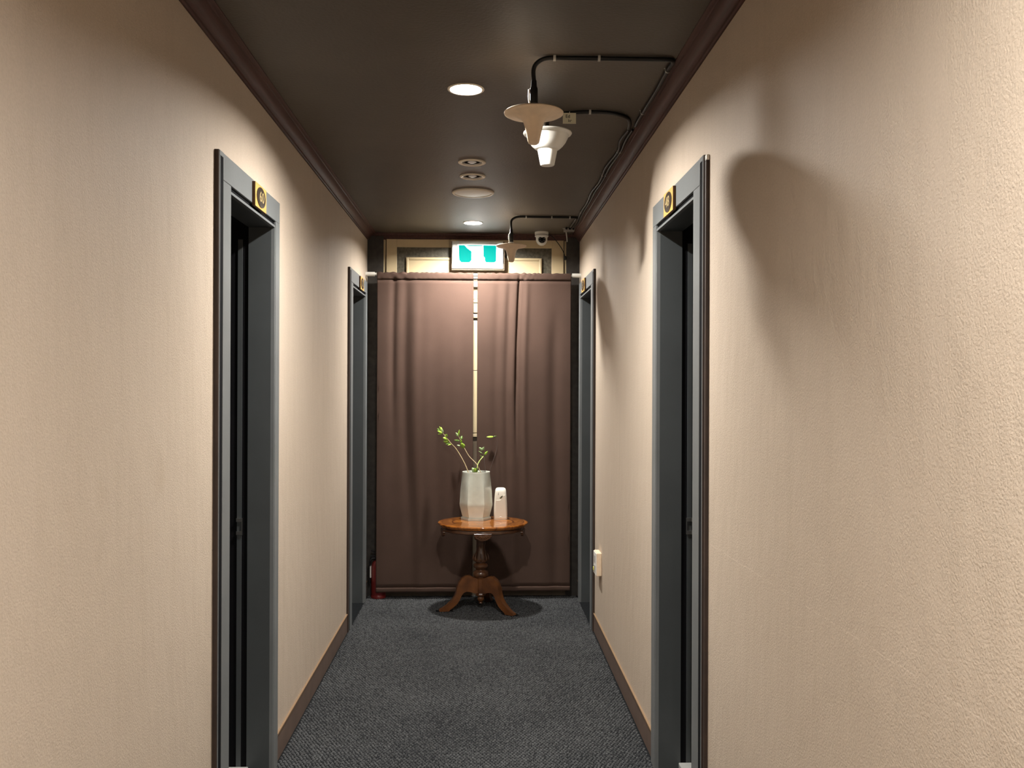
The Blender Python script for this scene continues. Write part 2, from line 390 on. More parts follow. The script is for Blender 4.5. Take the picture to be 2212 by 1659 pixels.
# door frames
NUM = {(-1, 0): ('60', 0.062), (1, 0): ('48', 0.062), (-1, 1): ('2', 0.07), (1, 1): ('5', 0.07)}
def door(idx, s, xw, k):
    y0 = DOORS_Y[k]
    root = empty('door_%d' % idx, (xw, y0 + 0.4, 0))
    side = 'left' if s < 0 else 'right'; near = 'nearer' if k == 0 else 'far'
    tag(root, 'grey framed open doorway, %s one on the %s wall' % (near, side), kind='structure')
    def ub(u0, u1, ya, yb, za, zb):
        x0, x1 = sorted((s * u0, s * u1)); return B(x0, x1, ya - 0.4, yb - 0.4, za, zb)
    T = 2.114
    ub(-0.013, 0, -0.006, 0, 0, T).build('edge_strip', 'edge', root)
    ub(-0.014, 0, 0, 0.007, 0, T - 0.0145).build('casing_lip', 'frame', root)
    ub(-0.0125, 0, 0.007, 0.040, 0, T - 0.014).build('shadow_groove', 'black', root)
    ub(-0.014, 0, 0.040, 0.124, 0, 2.034).build('side_casing', 'frame', root, bevel=0.0015)
    ub(-0.014, 0, 0.0405, 0.800, 2.035, T).build('head_casing', 'frame', root, bevel=0.0015)
    ub(-0.014, 0, 0.0, 0.0405, T - 0.014, T).build('head_casing', 'frame', root)
    ub(-0.006, 0, 0.1245, 0.7365, 2.0185, 2.0345).build('shadow_groove', 'black', root)
    ub(-0.013, 0, 0.1245, 0.728, 2.010, 2.018).build('casing_lip', 'frame', root)
    ub(-0.013, 0, 0.720, 0.728, 0, 2.0095).build('casing_lip', 'frame', root)
    ub(-0.006, 0, 0.7285, 0.7365, 0, 2.018).build('shadow_groove', 'black', root)
    ub(-0.014, 0, 0.737, 0.800, 0, 2.0345).build('side_casing', 'frame', root, bevel=0.0015)
    # linings
    ub(0, 0.0825, 0.10, 0.124, 0, 2.03).build('jamb', 'jamb', root)
    ub(0, 0.0825, 0.72, 0.745, 0, 2.03).build('jamb', 'jamb', root)
    ub(0, 0.0825, 0.124, 0.72, 2.010, 2.03).build('head_jamb', 'jamb', root)
    ub(0.0825, 0.104, 0.724, 0.745, 0, 2.03).build('door_seal', 'black', root)
    ub(0.0825, 0.15, 0.10, 0.118, 0, 2.03).build('door_seal', 'black', root)
    ub(0.0825, 0.15, 0.118, 0.724, 2.014, 2.03).build('door_seal', 'black', root)
    st = ub(0.104, 0.121, 0.721, 0.745, 0, 1.965).build('strike_strip', 'jamb', root)
    ub(0.121, 0.15, 0.724, 0.745, 0, 2.03).build('door_seal', 'black', root)
    ub(0.104, 0.121, 0.7245, 0.745, 1.9655, 2.03).build('door_seal', 'black', root)
    pl = MB()
    for za, zb in ((0.880, 0.893), (0.928, 0.941)):
        x0, x1 = sorted((s * 0.101, s * 0.123)); pl.box(x0, x1, 0.7185 - 0.4, 0.7215 - 0.4, za, zb)
    x0, x1 = sorted((s * 0.101, s * 0.104)); pl.box(x0, x1, 0.7185 - 0.4, 0.7215 - 0.4, 0.893, 0.928)
    pl.build('strike_plate', 'steel', root)
    ub(0.075, 0.15, 0.1245, 0.7195, 0.0, 0.030).build('threshold', 'stone', root, bevel=0.003)
    # leaf swung into the dark room
    lf = ub(0.155, 0.745, 0.085, 0.120, 0.035, 2.005).build('door_leaf', 'leaf_dark', root, bevel=0.002)
    x = s * 0.69
    MB().tube([(x, 0.12 - 0.4, 0.91), (x, 0.165 - 0.4, 0.91), (x - s * 0.02, 0.172 - 0.4, 0.91), (x - s * 0.11, 0.172 - 0.4, 0.91)], 0.009, 8).build('door_handle', 'steel', lf, smooth=40)
    if k == 0 and s < 0:
        ub(-0.006, 0.05, 0.124, 0.1275, 0.085, 1.15).build('weather_strip', 'edge', root)
    if k == 0 and s > 0:
        ub(-0.010, 0, -0.024, -0.0065, 0, 2.095).build('edge_strip', 'edge', root)
        ub(-0.010, 0, -0.026, -0.0065, 2.095, 2.112).build('caulk', 'white_pl', root, bevel=0.003)
    # number plate on the head casing
    p = empty('room_plaque', (xw - s * 0.014, y0 + 0.457, 2.066))
    tag(p, 'yellow wooden room plaque with dark oval badge on the %s %s door frame' % (near, side), 'sign', 'room number plaques')
    x0, x1 = sorted((-s * 0.0105, -s * 0.0))
    bd = B(x0, x1, -0.078, 0.078, -0.040, 0.040).build('board', 'wood_plate', p)
    bd.data.materials.append(M['plate_edge'])
    for po in bd.data.polygons:
        if abs(po.normal.x) < 0.5 and po.normal.z < 0.5: po.material_index = 1
    n = 28
    def oval(ry, rz, xa): return [(-s * xa, ry * math.cos(2 * PI * i / n), rz * math.sin(2 * PI * i / n)) for i in range(n)]
    MB().loft([oval(0.060, 0.034, 0.0105), oval(0.060, 0.034, 0.0125), oval(0.056, 0.031, 0.0135)]).build('badge', 'badge', p, smooth=30)
    txt, sz = NUM[(s, k)]
    R = Matrix(((0, 0, -s, -s * 0.0138), (-s, 0, 0, 0), (0, 1, 0, -0.001), (0, 0, 0, 1)))
    text_part(txt, sz * 0.80, 'brass', p, R, 0.0006, sx=1.35)
di = 1
for k in (0, 1):
    for s, xw in ((-1, XL), (1, XR)): door(di, s, xw, k); di += 1

# ================================================================== DOWNLIGHTS
def downlight_lit(y, label):
    r = empty('downlight', (LAMP_X[y], y, ZC))
    tag(r, label, 'light', 'lit recessed downlights')
    MB().lathe([(0.0535, 0.0), (0.0545, -0.003), (0.061, -0.004), (0.064, -0.002), (0.064, 0.0)], 40, cap=False).build('trim_ring', 'ring', r, smooth=40)
    MB().lathe([(0.0535, -0.001), (0.0530, 0.017), (0.044, 0.05), (0.044, 0.08)], 40, cap=False).build('reflector', 'can', r, smooth=40)
    MB().lathe([(0.0005, 0.0125), (0.020, 0.0132), (0.038, 0.0150), (0.048, 0.0170), (0.0505, 0.0190), (0.0505, 0.024)], 36).build('diffuser', 'lamp', r, smooth=50)
    return r
downlight_lit(LIT_Y[2], 'glowing recessed downlight in front of the hanging antennas')
downlight_lit(LIT_Y[3], 'glowing recessed downlight just above the exit sign')
downlight_lit(LIT_Y[1], 'glowing recessed downlight above the viewer')
downlight_lit(LIT_Y[0], 'glowing recessed downlight behind the viewer')
def downlight_off(y, label):
    r = empty('spotlight', (-0.048, y, ZC)); tag(r, label, 'light', 'unlit recessed spotlights')
    MB().lathe([(0.046, 0.0), (0.047, -0.004), (0.056, -0.007), (0.063, -0.004), (0.064, 0.0)], 40, cap=False).build('trim_ring', 'ring', r, smooth=40)
    MB().lathe([(0.046, -0.004), (0.042, 0.002), (0.038, -0.002), (0.034, 0.006), (0.028, 0.02)], 36, cap=False).build('gimbal_ring', 'can', r, smooth=40)
    MB().lathe([(0.0285, 0.02), (0.027, 0.008), (0.020, -0.001), (0.010, -0.005), (0.0005, -0.006)], 28).build('bulb', 'bulb_off', r, smooth=60)
    MB().lathe([(0.048, 0.0), (0.048, 0.05)], 32).build('housing', 'black', r)
downlight_off(OFF_Y[0], 'unlit recessed spotlight ring, nearer one of the pair in the ceiling')
downlight_off(OFF_Y[1], 'unlit recessed spotlight ring next to the round ceiling speaker')
r = empty('ceiling_speaker', (-0.049, 4.925, ZC)); tag(r, 'flat round off-white ceiling speaker cover beyond the unlit spotlights', 'speaker')
MB().lathe([(0.112, 0.0), (0.112, -0.005), (0.106, -0.009), (0.099, -0.009), (0.097, -0.006)], 48, cap=False).build('rim', 'ring', r, smooth=40)
MB().lathe([(0.098, -0.005), (0.08, -0.0085), (0.04, -0.0115), (0.001, -0.0125)], 48).build('grille', 'white_pl', r, smooth=60)

# ================================================================== ANTENNAS AND CABLES
def mushroom_antenna(x, y, z, label, group):
    r = empty('ceiling_antenna', (x, y, z)); tag(r, label, 'antenna', group)
    P = [(0.004, 0.014), (0.030, 0.012), (0.070, 0.007), (0.088, 0.004), (0.0925, 0.000), (0.0915, -0.004), (0.084, -0.008), (0.060, -0.012), (0.042, -0.018), (0.033, -0.028), (0.0275, -0.045), (0.023, -0.065), (0.0185, -0.088), (0.0165, -0.094), (0.011, -0.098), (0.0005, -0.099)]
    MB().lathe(P, 48).build('antenna_body', 'cream_pl', r, smooth=50)
    MB().lathe([(0.017, 0.010), (0.017, 0.019), (0.012, 0.022)], 24).build('collar', 'white_pl', r, smooth=40)
    MB().lathe([(0.010, 0.02), (0.0125, 0.03), (0.0125, 0.075), (0.0095, 0.082), (0.0085, 0.100)], 16).build('cable_sleeve', 'black_pl', r, smooth=40)
    MB().tube(spline([(-0.012, -0.008, 0.020), (-0.0155, -0.004, 0.045), (-0.0145, -0.003, 0.072)], 5), 0.003, 8).build('tie_tail', 'white_pl', r, smooth=60)
    return r
ZA = 2.281
A1 = (0.159, 2.875, ZA); A2 = (0.243, 3.459, 2.372); A3 = (0.176, 5.585, 2.274)
mushroom_antenna(*A1, 'large mushroom-shaped tan ceiling antenna hanging nearest the viewer', 'mushroom antennas')
mushroom_antenna(*A3, 'mushroom-shaped tan ceiling antenna hanging in front of the exit sign', 'mushroom antennas')
r = empty('ceiling_antenna', A2); tag(r, 'bright white bowl-shaped ceiling antenna hanging behind the mushroom antenna', 'antenna')
MB().lathe([(0.004, 0.004), (0.060, 0.004), (0.080, 0.007), (0.090, 0.008), (0.0915, 0.004), (0.088, -0.001), (0.080, -0.004), (0.076, -0.014), (0.068, -0.030), (0.058, -0.043), (0.047, -0.053), (0.040, -0.057)], 48).build('bowl', 'white_pl', r, smooth=45)
MB().lathe([(0.038, -0.055), (0.0365, -0.062), (0.0265, -0.113), (0.024, -0.116), (0.0005, -0.117)], 36).build('cup', 'white_pl', r, smooth=45)
MB().lathe([(0.012, 0.004), (0.012, 0.014), (0.006, 0.018), (0.006, 0.050)], 16).build('cable_sleeve', 'black_pl', r, smooth=40)
MB().tube([(-0.013, -0.002, 0.004), (-0.013, -0.002, 0.045)], 0.0025, 8).build('tie_tail', 'white_pl', r, smooth=60)

CR = 0.0070; ZK = ZC - CR - 0.0012
def cable(name, pts, label, clips=(), rad=CR, group='black coaxial cables', clip_dir='y'):
    c = empty(name, pts[0]); tag(c, label, 'cable', group)
    o0 = Vector(pts[0])
    MB().tube([p - o0 for p in spline(pts, 8)], rad, 10).build('sheath', 'black_pl', c, smooth=60)
    for (x, y, d) in clips:
        cm = MB()
        L_, W_ = (0.004, rad + 0.006)
        q = []
        for i in range(9):
            a = PI * i / 8; q.append((math.cos(a) * (rad + 0.002), -math.sin(a) * (rad + 0.002)))
        q = [(W_, 0.006)] + [(rad + 0.002, 0.006)] + q + [(-rad - 0.002, 0.006), (-W_, 0.006)]
        zc = ZK - o0.z
        pr = [(u, v) for u, v in q]
        if d == 'x': ra = [[(x - o0.x + sgn * L_, y - o0.y + u, zc + v) for u, v in pr] for sgn in (-1, 1)]
        else: ra = [[(x - o0.x + u, y - o0.y + sgn * L_, zc + v) for u, v in pr] for sgn in (-1, 1)]
        n = len(pr)
        cm.add(ra[0] + ra[1], [(i, i + 1, n + i + 1, n + i) for i in range(n - 1)])
        cm.build('cable_clip', 'clip', c, smooth=50)
    return c
XK = 0.592
cable('coaxial_cable', [(A1[0], A1[1], ZA + 0.095), (A1[0] - 0.001, A1[1], ZA + 0.135), (A1[0] + 0.012, A1[1] - 0.004, ZC - 0.020), (0.200, 2.868, ZK), (0.26, 2.864, ZK), (0.35, 2.862, ZK), (0.48, 2.862, ZK), (0.575, 2.864, ZK), (XK + 0.004, 2.885, ZK), (XK + 0.003, 2.95, ZK), (XK + 0.006, 3.2, ZK), (XK + 0.004, 3.45, ZK), (XK + 0.006, 3.60, ZK)],
      'black cable running across the ceiling to the nearest antenna', [(0.222, 2.866, 'x'), (0.360, 2.862, 'x'), (XK + 0.003, 2.96, 'y'), (XK + 0.003, 3.42, 'y')])
cable('coaxial_cable', [(A2[0] + 0.002, A2[1], A2[2] + 0.048), (A2[0] + 0.006, A2[1], ZC - 0.024), (A2[0] + 0.035, A2[1] - 0.006, ZK - 0.003), (0.33, 3.438, ZK), (0.40, 3.425, ZK), (0.48, 3.435, ZK), (0.545, 3.49, ZK), (0.568, 3.56, ZK), (XK - 0.014, 3.64, ZK)],
      'black cable curving across the ceiling to the white bowl antenna', [(0.398, 3.425, 'x')])
pa = [(XK - 0.012, 3.66, ZK), (XK - 0.020, 3.82, ZK), (XK - 0.004, 4.0, ZK), (XK - 0.017, 4.3, ZK), (XK - 0.007, 4.6, ZK), (XK - 0.017, 4.85, ZK), (XK - 0.008, 5.15, ZK), (XK - 0.012, 5.4, ZK), (XK - 0.004, 5.75, ZK), (XK - 0.010, 5.97, ZK)]
pb = [(XK + 0.004, 3.66, ZK), (XK + 0.001, 3.82, ZK), (XK + 0.008, 4.0, ZK), (XK + 0.001, 4.3, ZK), (XK + 0.006, 4.6, ZK), (XK + 0.000, 4.85, ZK), (XK + 0.005, 5.15, ZK), (XK + 0.002, 5.4, ZK), (XK + 0.008, 5.75, ZK), (XK + 0.000, 5.95, ZK)]
cable('coaxial_cable', pa, 'black cable along the right crown moulding, the one further from the wall', [(XK - 0.004, 4.0, 'y'), (XK - 0.011, 4.45, 'y'), (XK - 0.012, 5.0, 'y'), (XK - 0.012, 5.42, 'y')], 0.0048)
cable('coaxial_cable', pb, 'black cable along the right crown moulding, tight against the moulding', [(XK + 0.008, 4.0, 'y'), (XK + 0.004, 4.45, 'y')], 0.0048)
cable('coaxial_cable', [(A3[0], A3[1], A3[2] + 0.095), (A3[0] - 0.001, A3[1], A3[2] + 0.145), (A3[0] + 0.014, A3[1], ZC - 0.018), (0.222, 5.585, ZK), (0.30, 5.583, ZK), (0.42, 5.585, ZK), (0.545, 5.587, ZK), (0.572, 5.61, ZK), (0.573, 5.70, ZK), (0.566, 5.93, ZK)],
      'black cable crossing the ceiling to the antenna by the exit sign', [(0.265, 5.584, 'x'), (0.42, 5.585, 'x'), (0.53, 5.587, 'x')])
# paper tag hanging on the second cable
tg = empty('cable_tag', (0.322, 3.4275, ZC - 0.012)); tag(tg, 'small cream paper tag with handwriting hung on the cable', 'tag')
B(-0.0245, 0.0245, -0.0006, 0.0006, -0.040, 0.0).build('paper', 'paper', tg)
R = Matrix(((1, 0, 0, -0.006), (0, 0, -1, -0.0009), (0, 1, 0, -0.013), (0, 0, 0, 1)))
text_part('Ed', 0.017, 'ink', tg, R, 0.0002, 'handwriting')
R2 = R.copy(); R2[0][3] = 0.002; R2[2][3] = -0.029
text_part('kr', 0.015, 'ink', tg, R2, 0.0002, 'handwriting')
MB().tube([(0, 0, 0), (0.001, 0.003, 0.006)], 0.0012, 6).build('tie', 'white_pl', tg)
# signal splitter in the far right ceiling corner
sp = empty('cable_splitter', (0.566, 6.02, ZC)); tag(sp, 'small metal cable splitter in the far right ceiling corner', 'splitter')
B(-0.034, 0.034, -0.03, 0.03, -0.022, -0.002).build('box', 'steel', sp, bevel=0.002)
B(-0.042, 0.042, -0.012, 0.012, -0.004, 0).build('mounting_tab', 'steel', sp)
for dx in (-0.022, 0.0, 0.022):
    MB().tube([(dx, -0.028, -0.012), (dx, -0.052, -0.012)], 0.006, 8).build('connector', 'steel', sp, smooth=40)
    MB().tube([(dx, -0.05, -0.012), (dx, -0.062, -0.010)], 0.0075, 8).build('connector_nut', 'black_pl', sp, smooth=40)
MB().tube(spline([(-0.016, 0.03, -0.014), (-0.012, 0.06, -0.022), (-0.006, 0.085, -0.05), (-0.004, 0.09, -0.075)], 5), 0.004, 8).build('earth_wire', 'clip', sp, smooth=60)

# ================================================================== SECURITY CAMERA
cc = empty('security_camera', (0.398, 6.185, ZC)); tag(cc, 'small white dome security camera mounted by the end crown moulding', 'camera')
MB().lathe([(0.046, 0.0), (0.046, -0.014), (0.043, -0.017)], 36).build('base_plate', 'white_pl', cc, smooth=40)
MB().lathe([(0.044, -0.020), (0.0455, -0.024), (0.0455, -0.030), (0.041, -0.033), (0.0385, -0.036), (0.038, -0.056), (0.034, -0.068), (0.026, -0.080), (0.014, -0.088), (0.0005, -0.090)], 36).build('turret_body', 'white_pl', cc, smooth=40)
MB().lathe([(0.040, -0.017), (0.040, -0.020)], 28).build('gap_ring', 'black', cc)
Rb = Matrix.Translation((0, -0.030, -0.060)) @ Matrix.Rotation(math.radians(72), 4, 'X')
def lathe_m(prof, n, mtx):
    mb = MB().lathe(prof, n); mb.v = [tuple(mtx @ Vector(p)) for p in mb.v]; return mb
lathe_m([(0.030, -0.012), (0.030, 0.004), (0.027, 0.010), (0.024, 0.011)], 32, Rb).build('lens_barrel', 'white_pl', cc, smooth=40)
ln = lathe_m([(0.024, 0.008), (0.024, 0.0125), (0.021, 0.0135)], 32, Rb).build('lens_window', 'black_pl', cc, smooth=30)
for k in range(6):
    a = 2 * PI * k / 6 + 0.5
    lathe_m([(0.0025, 0.0), (0.0025, 0.0012)], 8, Rb @ Matrix.Translation((0.0165 * math.cos(a), 0.0165 * math.sin(a), 0.0133))).build('infrared_diode', 'clip', ln)
lathe_m([(0.009, 0.0), (0.009, 0.002), (0.005, 0.004)], 20, Rb @ Matrix.Translation((0, 0, 0.0133))).build('lens', 'bulb_off', ln, smooth=40).data.materials[0] = M['black']
MB().tube(spline([(0.04, 0.0, -0.010), (0.075, 0.01, -0.030), (0.115, 0.055, -0.065), (0.150, 0.085, -0.110), (0.166, 0.094, -0.150)], 6), 0.0028, 8).build('camera_cable', 'black_pl', cc, smooth=60)
MB().lathe([(0.008, -0.172), (0.010, -0.168), (0.010, -0.150), (0.006, -0.146)], 12, (0.166, 0.092, 0)).build('cable_plug', 'black_pl', cc, smooth=40)

# ================================================================== EXIT SIGN
def exit_sign():
    y1 = YE - 0.024
    r = empty('exit_sign', (-0.030, y1, 2.2)); tag(r, 'glowing white and teal emergency exit sign above the curtains', 'sign')
    def px(u, v): return (((970 + u * 0.08137) - 1040) * 0.00312 + 0.030, CAM_Z + (831 - (500 + v * 0.08137)) * 0.00312 - 2.2)
    x0, z1 = px(45, 268); x1, z0 = px(1462, 1050)
    B(x0, x1, -0.055, 0, z0 + 0.004, z1).build('back_box', 'sign_box', r, bevel=0.003)
    x0, z1 = px(70, 270); x1, z0 = px(1417, 980)
    ix0, iz1 = px(215, 362); ix1, iz0 = px(1262, 850)
    fr = MB()
    F0, F1 = -0.068, -0.055
    fr.box(x0, x1, F0, F1, iz1, z1); fr.box(x0, ix0, F0, F1, z0 + 0.03, iz1); fr.box(ix1, x1, F0, F1, z0 + 0.03, iz1)
    fr.build('face_frame', 'sign_frame', r, bevel=0.0015)
    dm = MB(); dm.box(ix0, ix1, -0.064, -0.055, iz0, iz1); dm.box(x0, x1, -0.0665, -0.055, z0, z0 + 0.03)
    dm.box(ix0, ix1, -0.064, -0.055, z0 + 0.03, iz0)
    d = dm.build('light_panel', 'sign_w', r)
    def poly(name, pts, m, th=0.0012):
        q = [px(*p) for p in pts]; n = len(q)
        return MB().loft([[(a, -0.064, b) for a, b in q], [(a, -0.064 - th, b) for a, b in q]]).build(name, m, d)
    poly('teal_field', [(240, 372), (400, 372), (470, 455), (580, 535), (580, 770), (530, 828), (310, 828), (255, 770)], 'sign_c')
    poly('teal_field', [(890, 372), (1240, 372), (1232, 790), (1185, 828), (970, 828), (940, 790), (932, 705), (895, 665)], 'sign_c')
    poly('teal_field', [(430, 366), (880, 372), (880, 398), (560, 402), (470, 392)], 'sign_c')
    def ln_(pts, w_=9):
        mb = MB()
        for a, b in zip(pts, pts[1:]):
            pa_, pb_ = Vector((*px(*a), 0)), Vector((*px(*b), 0)); t = (pb_ - pa_).normalized(); q = Vector((-t.y, t.x, 0)) * (w_ * 0.00025 / 2)
            c = [pa_ + q, pb_ + q, pb_ - q, pa_ - q]
            mb.loft([[(p.x, -0.064, p.y) for p in c], [(p.x, -0.0654, p.y) for p in c]])
        mb.build('running_figure_line', 'sign_line', d)
    ln_([(668, 795), (765, 605), (800, 728), (890, 738)]); ln_([(812, 535), (845, 585)])
exit_sign()

# ================================================================== CURTAINS
YC = 6.20; ZR = 2.170
def rod():
    r = empty('curtain_rod', (XL, YC, ZR)); tag(r, 'white tension rod carrying the brown curtains', 'rod')
    L = XR - XL
    MB().tube([(0.012, 0, 0), (L - 0.012, 0, 0)], 0.009, 16).build('tube', 'white_pl', r, smooth=40)
    for a, b in ((0.0, 0.060), (L - 0.060, L)):
        MB().tube([(a, 0, 0), (b, 0, 0)], 0.0145, 16).build('end_cap', 'white_pl', r, smooth=40)
rod()
def curtain(xa, xb, label, folds, z_bot, seed):
    rnd = random.Random(seed)
    nu, nv = 110, 70
    c = empty('curtain', ((xa + xb) / 2, YC, 0)); tag(c, label, 'curtain', 'brown curtains on the white rod')
    mid = (xa + xb) / 2
    ph = [rnd.uniform(0, 6.28) for _ in range(6)]
    def yoff(x, z):
        t = (2.135 - z) / 2.08                     # 0 under the pocket, 1 at hem
        g = 0.35 + 0.65 * min(1, max(0, t) * 2.2)
        y = 0
        for (fx, wd, am, z0_, z1_) in folds:
            e = 1.0
            if z < z0_: e = max(0.0, 1 - (z0_ - z) / 0.5)
            if z > z1_: e = max(0.0, 1 - (z - z1_) / 0.3)
            drift = fx + 0.012 * math.sin(1.7 * z + ph[0])
            y += am * e * math.exp(-((x - drift) / wd) ** 2)
        y += g * (0.0030 * math.sin(17 * x + ph[1] + 0.5 * z) + 0.0010 * math.sin(43 * x + ph[2] - 0.8 * z) + 0.0022 * math.sin(2.6 * z + ph[3] + 9 * x))
        return y
    def grid(z0, z1, nv, fy):
        vs = []; fs = []
        for j in range(nv + 1):
            z = z0 + (z1 - z0) * j / nv
            for i in range(nu + 1):
                u = i / nu; x = xa + (xb - xa) * u
                xx = x - (0.006 * math.sin(3 * z + ph[4]) if 0.02 < u < 0.98 else 0)
                vs.append((xx - mid, fy(x, z), z))
        for j in range(nv):
            for i in range(nu): a = j * (nu + 1) + i; fs.append((a, a + 1, a + nu + 2, a + nu + 1))
        return MB().add(vs, fs)
    def hemz(x): return z_bot + 0.004 * math.sin(7 * x + ph[5])
    def solid(o, th):
        md = o.modifiers.new('thick', 'SOLIDIFY'); md.thickness = th; md.offset = 0
    b = grid(z_bot + 0.028, 2.136, nv, lambda x, z: yoff(x, z) - 0.004)
    solid(b.build('panel', 'curtain', c, smooth=80), 0.0022)
    h = grid(z_bot, z_bot + 0.030, 3, lambda x, z: yoff(x, z) - 0.0062)
    solid(h.build('bottom_hem', 'curtain', c, smooth=80), 0.0042)
    # rod pocket: a closed sleeve round the rod, gathered
    vs = []; fs = []; nk = 14
    for i in range(nu + 1):
        x = xa + (xb - xa) * i / nu
        g = 0.0016 * math.sin(150 * x + 3 * math.sin(17 * x)) + 0.0012 * math.sin(83 * x + ph[0])
        amp = 1.0 + 1.3 * math.exp(-((x - folds[0][0]) / 0.10) ** 2)
        for k in range(nk + 1):
            a = -0.5 * PI - 1.25 + (2 * PI - 0.6) * k / nk + PI * 0
            # start under the front, go up over the rod and down the back
            th = -2.0 + 4.0 * k / nk
            yy = -math.cos(th + PI / 2) * 0; 
            rr = 0.0125 + g * amp * 0.6
            ang = PI + 0.9 - (PI + 1.8) * k / nk
            yv = rr * math.cos(ang); zv = rr * math.sin(ang)
            if k == 0: zv = -0.037; yv = -0.007 + yoff(x, 2.13)
            if k == 1: zv = -0.022; yv = -0.0125 + 0.5 * yoff(x, 2.13) + g * amp
            if k == nk: zv = -0.037; yv = 0.006 + yoff(x, 2.13)
            vs.append((x - mid, yv, ZR + zv + (g * 0.4 if 3 < k < nk - 3 else 0)))
    for i in range(nu):
        for k in range(nk): a = i * (nk + 1) + k; fs.append((a, a + 1, a + nk + 2, a + nk + 1))
    o = MB().add(vs, fs).build('rod_pocket', 'curtain', c, smooth=80); solid(o, 0.0018)
    return c
curtain(-0.698, -0.056, 'left brown floor-length curtain on the white rod', [(-0.58, 0.022, 0.012, 1.5, 2.1), (-0.43, 0.035, -0.010, 0.2, 1.9), (-0.50, 0.030, 0.010, 0.9, 2.05), (-0.30, 0.05, 0.007, 0.1, 1.7), (-0.16, 0.04, -0.007, 0.2, 1.6)], 0.050, 3)
curtain(-0.030, 0.598, 'right brown floor-length curtain on the white rod', [(0.246, 0.0085, 0.020, 1.45, 2.16), (0.185, 0.022, 0.012, 1.0, 2.0), (0.11, 0.028, 0.009, 0.8, 2.0), (0.30, 0.020, -0.009, 0.9, 2.0), (0.215, 0.035, -0.010, 0.1, 1.4), (0.50, 0.04, 0.010, 0.2, 1.7)], 0.056, 11)

# ================================================================== FIRE EXTINGUISHER (behind the left curtain edge)
fx = empty('fire_extinguisher', (-0.688, 6.255, 0)); tag(fx, 'small red fire extinguisher half hidden by the left curtain edge', 'extinguisher')
MB().lathe([(0.030, 0.004), (0.046, 0.004), (0.049, 0.012), (0.049, 0.205), (0.046, 0.225), (0.036, 0.243), (0.022, 0.252), (0.016, 0.256)], 32).build('cylinder', 'red', fx, smooth=45)
MB().lathe([(0.047, 0.0), (0.051, 0.002), (0.051, 0.018), (0.0495, 0.022)], 32).build('foot_ring', 'red', fx, smooth=40)
MB().lathe([(0.014, 0.252), (0.014, 0.275), (0.010, 0.280)], 16).build('valve', 'black_pl', fx, smooth=40)
B(-0.055, 0.030, -0.008, 0.008, 0.276, 0.284).build('carry_handle', 'black_pl', fx, bevel=0.002)
MB().add([(-0.050, -0.007, 0.312), (-0.050, 0.007, 0.312), (0.018, 0.007, 0.290), (0.018, -0.007, 0.290), (-0.050, -0.007, 0.318), (-0.050, 0.007, 0.318), (0.018, 0.007, 0.297), (0.018, -0.007, 0.297)],
         [(0, 1, 2, 3), (4, 7, 6, 5), (0, 4, 5, 1), (1, 5, 6, 2), (2, 6, 7, 3), (3, 7, 4, 0)]).build('squeeze_lever', 'black_pl', fx)
MB().tube(spline([(-0.010, -0.004, 0.266), (-0.045, -0.012, 0.262), (-0.060, -0.014, 0.22), (-0.058, -0.012, 0.10)], 6), 0.007, 10).build('hose', 'black_pl', fx, smooth=60)
B(-0.0535, -0.046, -0.03, 0.005, 0.14, 0.215).build('label_sticker', 'white_pl', fx)

